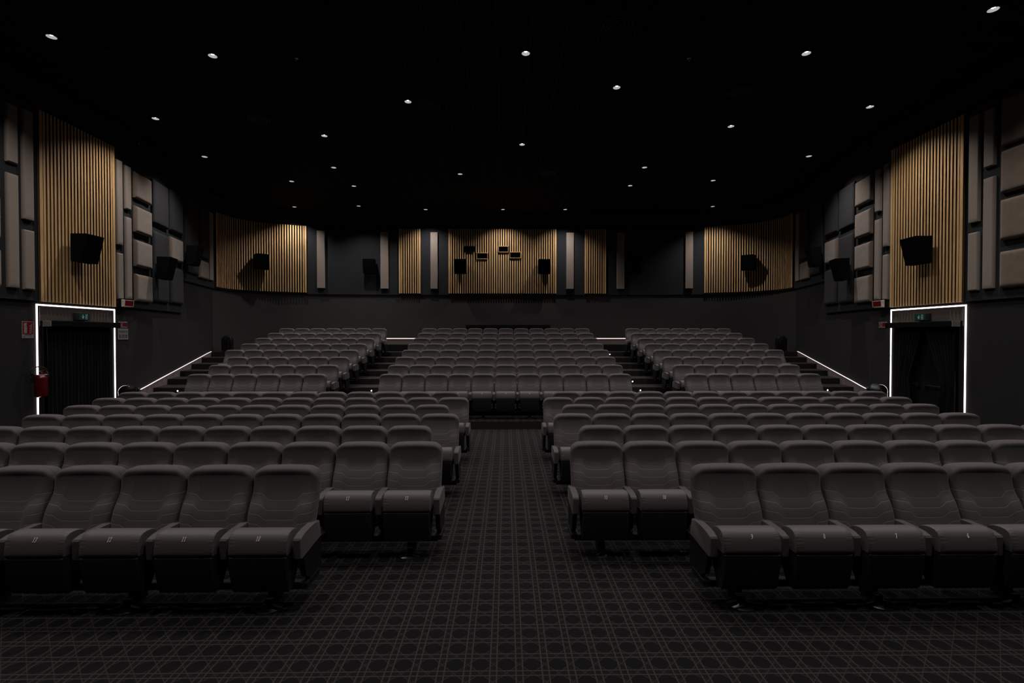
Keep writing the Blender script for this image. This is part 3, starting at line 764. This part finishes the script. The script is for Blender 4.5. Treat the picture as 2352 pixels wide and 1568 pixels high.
# ------------------------------------------------------------------ domed bins
def bin_():
    root = empty('domed_bin')
    bm = bmesh.new(); lathe(bm, [(0,0),(.19,0),(.205,.02),(.205,.40)], 40); obj('body', bm, m_gloss, root, smooth='auto')
    bm = bmesh.new(); lathe(bm, [(.205,.40)] + [(.21*math.cos(a), .41+.21*math.sin(a)) for a in [k*math.pi/2/14 for k in range(15)]], 40); obj('dome_lid', bm, m_gloss, root, smooth=True)
    bm = bmesh.new(); tube(bm, [(.209*math.cos(a), .209*math.sin(a), .405) for a in [k*2*math.pi/40 for k in range(40)]], .006, closed=True); obj('rim_ring', bm, m_gloss, root, smooth=True)
    return root
b0 = bin_(); n_ = 0
for x, y, z, lab in [(-9.33,12.25,Z0+DZ,'glossy black domed bin at the foot of the left wall stairs'),(9.33,12.25,Z0+DZ,'glossy black domed bin at the foot of the right wall stairs'),
                     (-10.42,18.5,Z0+DZ*8,'glossy black domed bin at the top of the left wall stairs'),(10.40,18.5,Z0+DZ*8,'glossy black domed bin at the top of the right wall stairs')]:
    o = b0 if n_ == 0 else dup(b0, (0,0,0)); n_ += 1; o.location = (x,y,z); tag(o, lab, 'bin', 'glossy domed bins beside the stairs')

# ------------------------------------------------------------------ seats
P = .56
def backrest_bm():
    bm = bmesh.new(); hw = .273; zb = .40; zt = 1.042
    us = [math.sin(math.pi/2*(2*k/26-1)) * .55 + (2*k/26-1)*.45 for k in range(27)]
    vsn = [((k/22)**.9)*.35 + math.sin(math.pi/2*k/22)*.65 for k in range(23)]
    def top(x):
        ax = abs(x); z = zt-.014*(ax/hw)**2; r = .095; q = ax-(hw-r)
        if q > 0: z -= r*.92*(1-math.sqrt(max(0,1-(q/r)**2)))
        return z
    def lean(z):
        t = max(0, .87-z); return -.012*min(1,(zt-z)/.17) - (.42*t if t > .06 else .42*t*t/.12+.42*.0*t) - (-.0126 if t > .06 else 0) if z > .5 else lean(.5001)
    F, B = [], []
    for v in vsn:
        fr, br = [], []
        for u in us:
            # narrow towards the foot
            x = u*hw; ztop = top(x); z = zb+(ztop-zb)*v
            xs = x*(1 if z > .6 else 1)
            d = min(hw-abs(x), ztop-z); r = .040
            e_ = r*(1-math.sqrt(max(0,1-(1-min(d,r)/r)**2)))
            # side bolsters and head hollow
            bol = 0
            t = min(1, max(0, (abs(x)-.10)/.075)); t = t*t*(3-2*t)
            lowf = min(1, max(0, (.90-z)/.16)); bol = -.030*t*lowf
            if abs(x) > .20: bol *= 1-.5*(abs(x)-.20)/.073
            hollow = .006*(1-min(1,(abs(x)/.15)**2))*min(1,max(0,(z-.80)/.08))*min(1,max(0,(1.03-z)/.1))
            lip = -.006*min(1,max(0,(z-.97)/.05))
            lump = -.014*math.exp(-((z-.70)/.09)**2)
            q_ = min(1,max(0,(d-.030)/.030)); q_ = q_*q_*(3-2*q_); rec = .007*q_*min(1,max(0,(z-.84)/.08))
            y = lean(z)+e_+bol+hollow+lip+lump+rec
            fr.append(bm.verts.new((xs, y, z)))
            e2 = .05*(1-math.sqrt(max(0,1-(1-min(d,.05)/.05)**2)))
            br.append(bm.verts.new((xs, lean(z)+.15-e2*.9, z)))
        F.append(fr); B.append(br)
    n, m = len(us), len(vsn)
    for j in range(m-1):
        for i_ in range(n-1):
            bm.faces.new([F[j][i_], F[j][i_+1], F[j+1][i_+1], F[j+1][i_]]); bm.faces.new([B[j][i_], B[j+1][i_], B[j+1][i_+1], B[j][i_+1]])
    rimF = F[0] + [F[j][n-1] for j in range(1,m)] + F[m-1][-2::-1] + [F[j][0] for j in range(m-2,0,-1)]
    rimB = B[0] + [B[j][n-1] for j in range(1,m)] + B[m-1][-2::-1] + [B[j][0] for j in range(m-2,0,-1)]
    for k in range(len(rimF)): bm.faces.new([rimF[k], rimB[k], rimB[(k+1)%len(rimF)], rimF[(k+1)%len(rimF)]])
    return bm
CUSH = [(-.20,.50),(-.235,.585),(-.27,.632),(-.315,.652),(-.37,.660),(-.415,.656),(-.442,.640),(-.460,.605),(-.471,.56),(-.477,.525),(-.477,.498),(-.468,.484),(-.30,.475),(-.21,.485)]
def cushion_bm():
    bm = bmesh.new(); hw = .222; xs = [-1,-.985,-.95,-.88,-.7,-.4,0,.4,.7,.88,.95,.985,1]; rings = []
    cy = -.35; cz = .57
    for u in xs:
        a = abs(u); s = 1-.08*max(0,(a-.85)/.15)**2.2
        puff = 1+.0*a
        rings.append([bm.verts.new((u*hw, cy+(y-cy)*s*puff, cz+(z-cz)*s)) for y, z in CUSH])
    n = len(CUSH)
    for a, b in zip(rings, rings[1:]):
        for k in range(n): bm.faces.new([a[k], b[k], b[(k+1)%n], a[(k+1)%n]])
    bm.faces.new(rings[0]); bm.faces.new(rings[-1][::-1]); return bm
def y_front(z):
    pts = [(.525,-.476),(.56,-.471),(.605,-.460),(.640,-.442),(.656,-.415)]
    for (a, ya), (b, yb) in zip(pts, pts[1:]):
        if z <= b: return ya+(yb-ya)*(z-a)/(b-a)
    return pts[-1][1]
DG = {'0': [[(.5+.32*math.cos(a), .5+.5*math.sin(a)) for a in [k*2*math.pi/20 for k in range(21)]]],
 '1': [[(.30,.80),(.52,.98),(.52,.0)],[(.32,.0),(.72,.0)]],
 '2': [[(.18,.72),(.22,.92),(.45,1.0),(.72,.92),(.78,.70),(.62,.42),(.18,.02)],[(.15,.02),(.80,.02),(.84,.16)]],
 '3': [[(.2,.85),(.45,1.0),(.72,.88),(.70,.66),(.42,.54)],[(.42,.54),(.74,.46),(.78,.18),(.50,-.02),(.18,.10)]],
 '4': [[(.62,0),(.62,1.0),(.12,.28),(.85,.28)]],
 '5': [[(.75,1.0),(.28,1.0),(.24,.58),(.55,.62),(.78,.38),(.62,.06),(.2,.04)]],
 '6': [[(.72,.95),(.42,.80),(.22,.45),(.25,.12),(.50,0),(.76,.16),(.76,.42),(.52,.56),(.26,.42)]],
 '7': [[(.15,.82),(.18,.98),(.80,.98),(.45,0)]],
 '8': [[(.5+.25*math.cos(a), .76+.23*math.sin(a)) for a in [k*2*math.pi/14 for k in range(15)]],[(.5+.31*math.cos(a), .27+.27*math.sin(a)) for a in [k*2*math.pi/14 for k in range(15)]]],
 '9': [[(.74,.60),(.50,.44),(.24,.58),(.24,.86),(.50,1.0),(.75,.88),(.78,.55),(.58,.18),(.28,.04)]]}
def number_bm(txt):
    bm = bmesh.new(); h = .030; wdt = .0165; x0 = -wdt*len(txt)/2
    for q, ch in enumerate(txt):
        for st in DG[ch]:
            for (a, b), (c, d) in zip(st, st[1:]):
                p1 = Vector((x0+wdt*q+a*wdt*.9+.16*h*b, .604+b*h)); p2 = Vector((x0+wdt*q+c*wdt*.9+.16*h*d, .604+d*h))
                t = (p2-p1)
                if t.length < 1e-6: continue
                t.normalize(); nn = Vector((-t.y, t.x)); hwid = .0005+.0010*abs(t.y)**1.5
                qd = [p1+nn*hwid-t*.0006, p2+nn*hwid+t*.0006, p2-nn*hwid+t*.0006, p1-nn*hwid-t*.0006]
                f = [bm.verts.new((v.x, y_front(v.y)-.0035, v.y)) for v in qd]; g = [bm.verts.new((v.x, y_front(v.y)-.001, v.y)) for v in qd]
                bm.faces.new(f)
                for k in range(4): bm.faces.new([f[k], g[k], g[(k+1)%4], f[(k+1)%4]])
    return bm
def arm_bm(cx):
    bm = bmesh.new(); t = .031
    prism(bm, [(.0,.46),(-.40,.435),(-.425,.45),(-.43,.592),(-.42,.606),(-.36,.616),(-.26,.623),(-.14,.620),(-.04,.606)], cx-t, cx+t, bev=.012, seg=3)
    return bm
def frame_bm(cx):
    bm = bmesh.new()
    prism(bm, [(.02,.20),(-.16,.17),(-.30,.26),(-.36,.44),(.02,.47)], cx-.022, cx+.022, bev=.004)
    box(bm, cx-.03,cx+.03,-.30,-.05,.155,.20)
    return bm
def make_seat(end=None, cut=False):
    root = empty('cinema_seat')
    obj('backrest', backrest_bm(), m_back, root, smooth=True)
    obj('seat_cushion', cushion_bm(), m_cush, root, smooth='auto')
    bm = bmesh.new(); prism(bm, [(-.19,.497),(-.462,.486),(-.474,.478),(-.464,.34),(-.425,.20),(-.41,.188),(-.33,.188),(-.20,.40)], -.218, .218, bev=.016, seg=3)
    obj('seat_shell', bm, m_black, root, smooth='auto', label='black underside of the folded seat')
    obj('armrest', arm_bm(-P/2), m_arm, root, smooth='auto'); obj('side_frame', frame_bm(-P/2), m_blackmetal, root)
    if end:
        obj('armrest', arm_bm(P/2), m_arm, root, smooth='auto'); obj('side_frame', frame_bm(P/2), m_blackmetal, root)
    return root
inner = make_seat(); outer = make_seat(True)
used = {'i': False, 'o': False}
def new_seat(x, y, z, last, label, group, number=None):
    key = 'o' if last else 'i'; src = outer if last else inner
    if used[key]: o = dup(src, (x,y,z))
    else: o = src; used[key] = True; first_src[key] = o
    o.location = (x,y,z); tag(o, label, 'seat', group)
    nums.append((o, number))
    return o
first_src = {}; nums = []
# rows: (row name, y of backrest, z floor, blocks [(block name, x of left edge, n, which end is the aisle)])
FR = [('front row',4.20,[('left',-1.61,6,'L'),('right',1.61,6,'R')]),('second row',5.125,[('left',-.67,10,'L'),('right',.67,10,'R')]),
      ('third row',6.05,[('left',-.92,11,'L'),('right',.90,11,'R')]),('fourth row',6.975,[('left',-.67,11,'L'),('right',.67,11,'R')]),
      ('fifth row',7.90,[('left',-.92,11,'L'),('right',.90,11,'R')]),('sixth row',8.82,[('left',-.67,12,'L'),('right',.66,12,'R')]),
      ('seventh row',9.74,[('left',-.93,12,'L'),('right',.91,12,'R')])]
START = {('front row','left'):(10,1),('front row','right'):(9,-1),('second row','left'):(12,1),('second row','right'):(11,-1)}
beams = []
for rname, y, blocks in FR:
    for bname, xe, n, _ in blocks:
        grp = '%s of the %s front seating block' % (rname, bname)
        sg = -1 if bname == 'left' else 1
        for k in range(n):
            x = xe+sg*(k+.5)*P
            rightmost = (bname == 'left' and k == 0) or (bname == 'right' and k == n-1)
            num = None
            if (rname, bname) in START:
                st, d = START[(rname,bname)]; num = str(st+d*k) if st+d*k > 0 else None
            if num: lab = 'grey folding seat marked %s, %s from the middle aisle, %s left front block' % (num, ordn[k], rname)
            else: lab = 'grey folding seat, %s from the middle aisle, %s of the left front block' % (ordn[k], rname)
            if bname == 'right': lab = lab.replace('left front', 'right front')
            new_seat(x, y, 0, rightmost, lab, grp, num)
        x0, x1 = sorted((xe, xe+sg*n*P)); beams.append((x0, x1, y, 0, '%s of the %s front block' % (rname, bname), xe+sg*.5*P, sg))
UR = ['first','second','third','fourth','fifth','sixth','seventh','eighth']
stuff = []
for k in range(8):
    y = 11.97+DY*k; z = Z0+DZ*k
    ns = 6 if k < 3 else 7
    # centre block
    for j in range(11):
        x = -5.5*P+(j+.5)*P - .015
        pos = 'middle seat' if j == 5 else ('%s from its %s end' % (ordn[j if j < 5 else 10-j], 'left' if j < 5 else 'right'))
        if k >= 6: stuff.append((x,y,z,j == 10)); continue
        new_seat(x, y, z, j == 10, 'grey cinema seat, %s, %s raked row of the centre rear block' % (pos, UR[k]), '%s raked row of the centre rear block' % UR[k], str([9,10,11,12,14,15,16,17,18,19,20][j]) if False else (str(9-j+3) if 1 <= 12-j <= 12 else None) if k == 0 else None)
    if k < 6: beams.append((-5.5*P-.015, 5.5*P-.015, y, z, '%s raked row of the centre rear block' % UR[k], -5*P, 1))
    for side, nm in ((-1,'left'),(1,'right')):
        for j in range(ns):
            x = side*(4.375+(j+.5)*P); last = (side < 0 and j == 0) or (side > 0 and j == ns-1)
            if k == 7: stuff.append((x,y,z,last)); continue
            new_seat(x, y, z, last, 'grey cinema seat, %s from the stepped aisle, %s raked row of the %s rear block' % (ordn[j], UR[k], nm), '%s raked row of the %s rear block' % (UR[k], nm))
        if k < 7:
            x0, x1 = sorted((side*4.375, side*(4.375+ns*P))); beams.append((x0, x1, y, z, '%s raked row of the %s rear block' % (UR[k], nm), side*(4.375+P/2), side))
# printed numbers after all copies exist, so each seat carries only its own
nmesh = {}
for o, num in nums:
    if not num: continue
    if num not in nmesh:
        c = obj('number', number_bm(num), m_number, o, label='pale stitched number %s' % num); nmesh[num] = c
    else:
        c = nmesh[num].copy(); col.objects.link(c); c.parent = o
# farthest seats as one object
parts_i = [c for c in first_src['i'].children if not c.name.startswith('number')]; parts_o = [c for c in first_src['o'].children if not c.name.startswith('number')]
bm = bmesh.new(); mi = {}
mats_ = [m_back, m_cush, m_black, m_arm, m_blackmetal]
far = bpy.data.meshes.new('far_seats')
def append(bm, me, off, idx):
    v0 = [bm.verts.new(v.co+Vector(off)) for v in me.vertices]
    for p_ in me.polygons:
        f = bm.faces.new([v0[i_] for i_ in p_.vertices]); f.material_index = idx; f.smooth = p_.use_smooth
# object-space seams need each seat's own origin, so the merged rows use the plain fabric
for x, y, z, last in stuff:
    for c in (parts_o if last else parts_i):
        m = c.data.materials[0]; append(bm, c.data, (x,y-15,z), mats_.index(m))
bm.to_mesh(far); bm.free()
for m in mats_: far.materials.append(m_seat if m in (m_back, m_cush) else m)
fo = bpy.data.objects.new('cinema_seats', far); col.objects.link(fo); fo.location = (0,15,0)
tag(fo, 'farthest rows of small grey cinema seats in front of the back wall', 'seats', kind='stuff')
# mounting beams with pedestals under every second seat
for x0, x1, y, z, lab, xs_, sg in beams:
    root = empty('seat_beam', ((x0+x1)/2, y-.17, z), 0, label='black mounting beam under the %s' % lab, cat='seat support', group='black beams carrying the seats')
    hwid = (x1-x0)/2; cx = (x0+x1)/2
    bm = bmesh.new(); box(bm, -hwid+.02,hwid-.02,-.03,.03,.10,.155); obj('beam', bm, m_blackmetal, root)
    k = 0
    while True:
        px = xs_+sg*2*P*k
        if px < x0 or px > x1: break
        bm = bmesh.new(); box(bm, px-cx-.035,px-cx+.035,-.06,.06,0.012,.10); box(bm, px-cx-.03,px-cx+.03,-.12,-.03,.012,.07)
        pd = obj('pedestal', bm, m_blackmetal, root)
        bm = bmesh.new(); lathe(bm, [(0,0),(.11,0),(.108,.008),(.06,.016),(.03,.03),(0,.03)], 24, c=(px-cx,-.12)); obj('foot_plate', bm, m_foot, pd, smooth='auto')
        k += 1
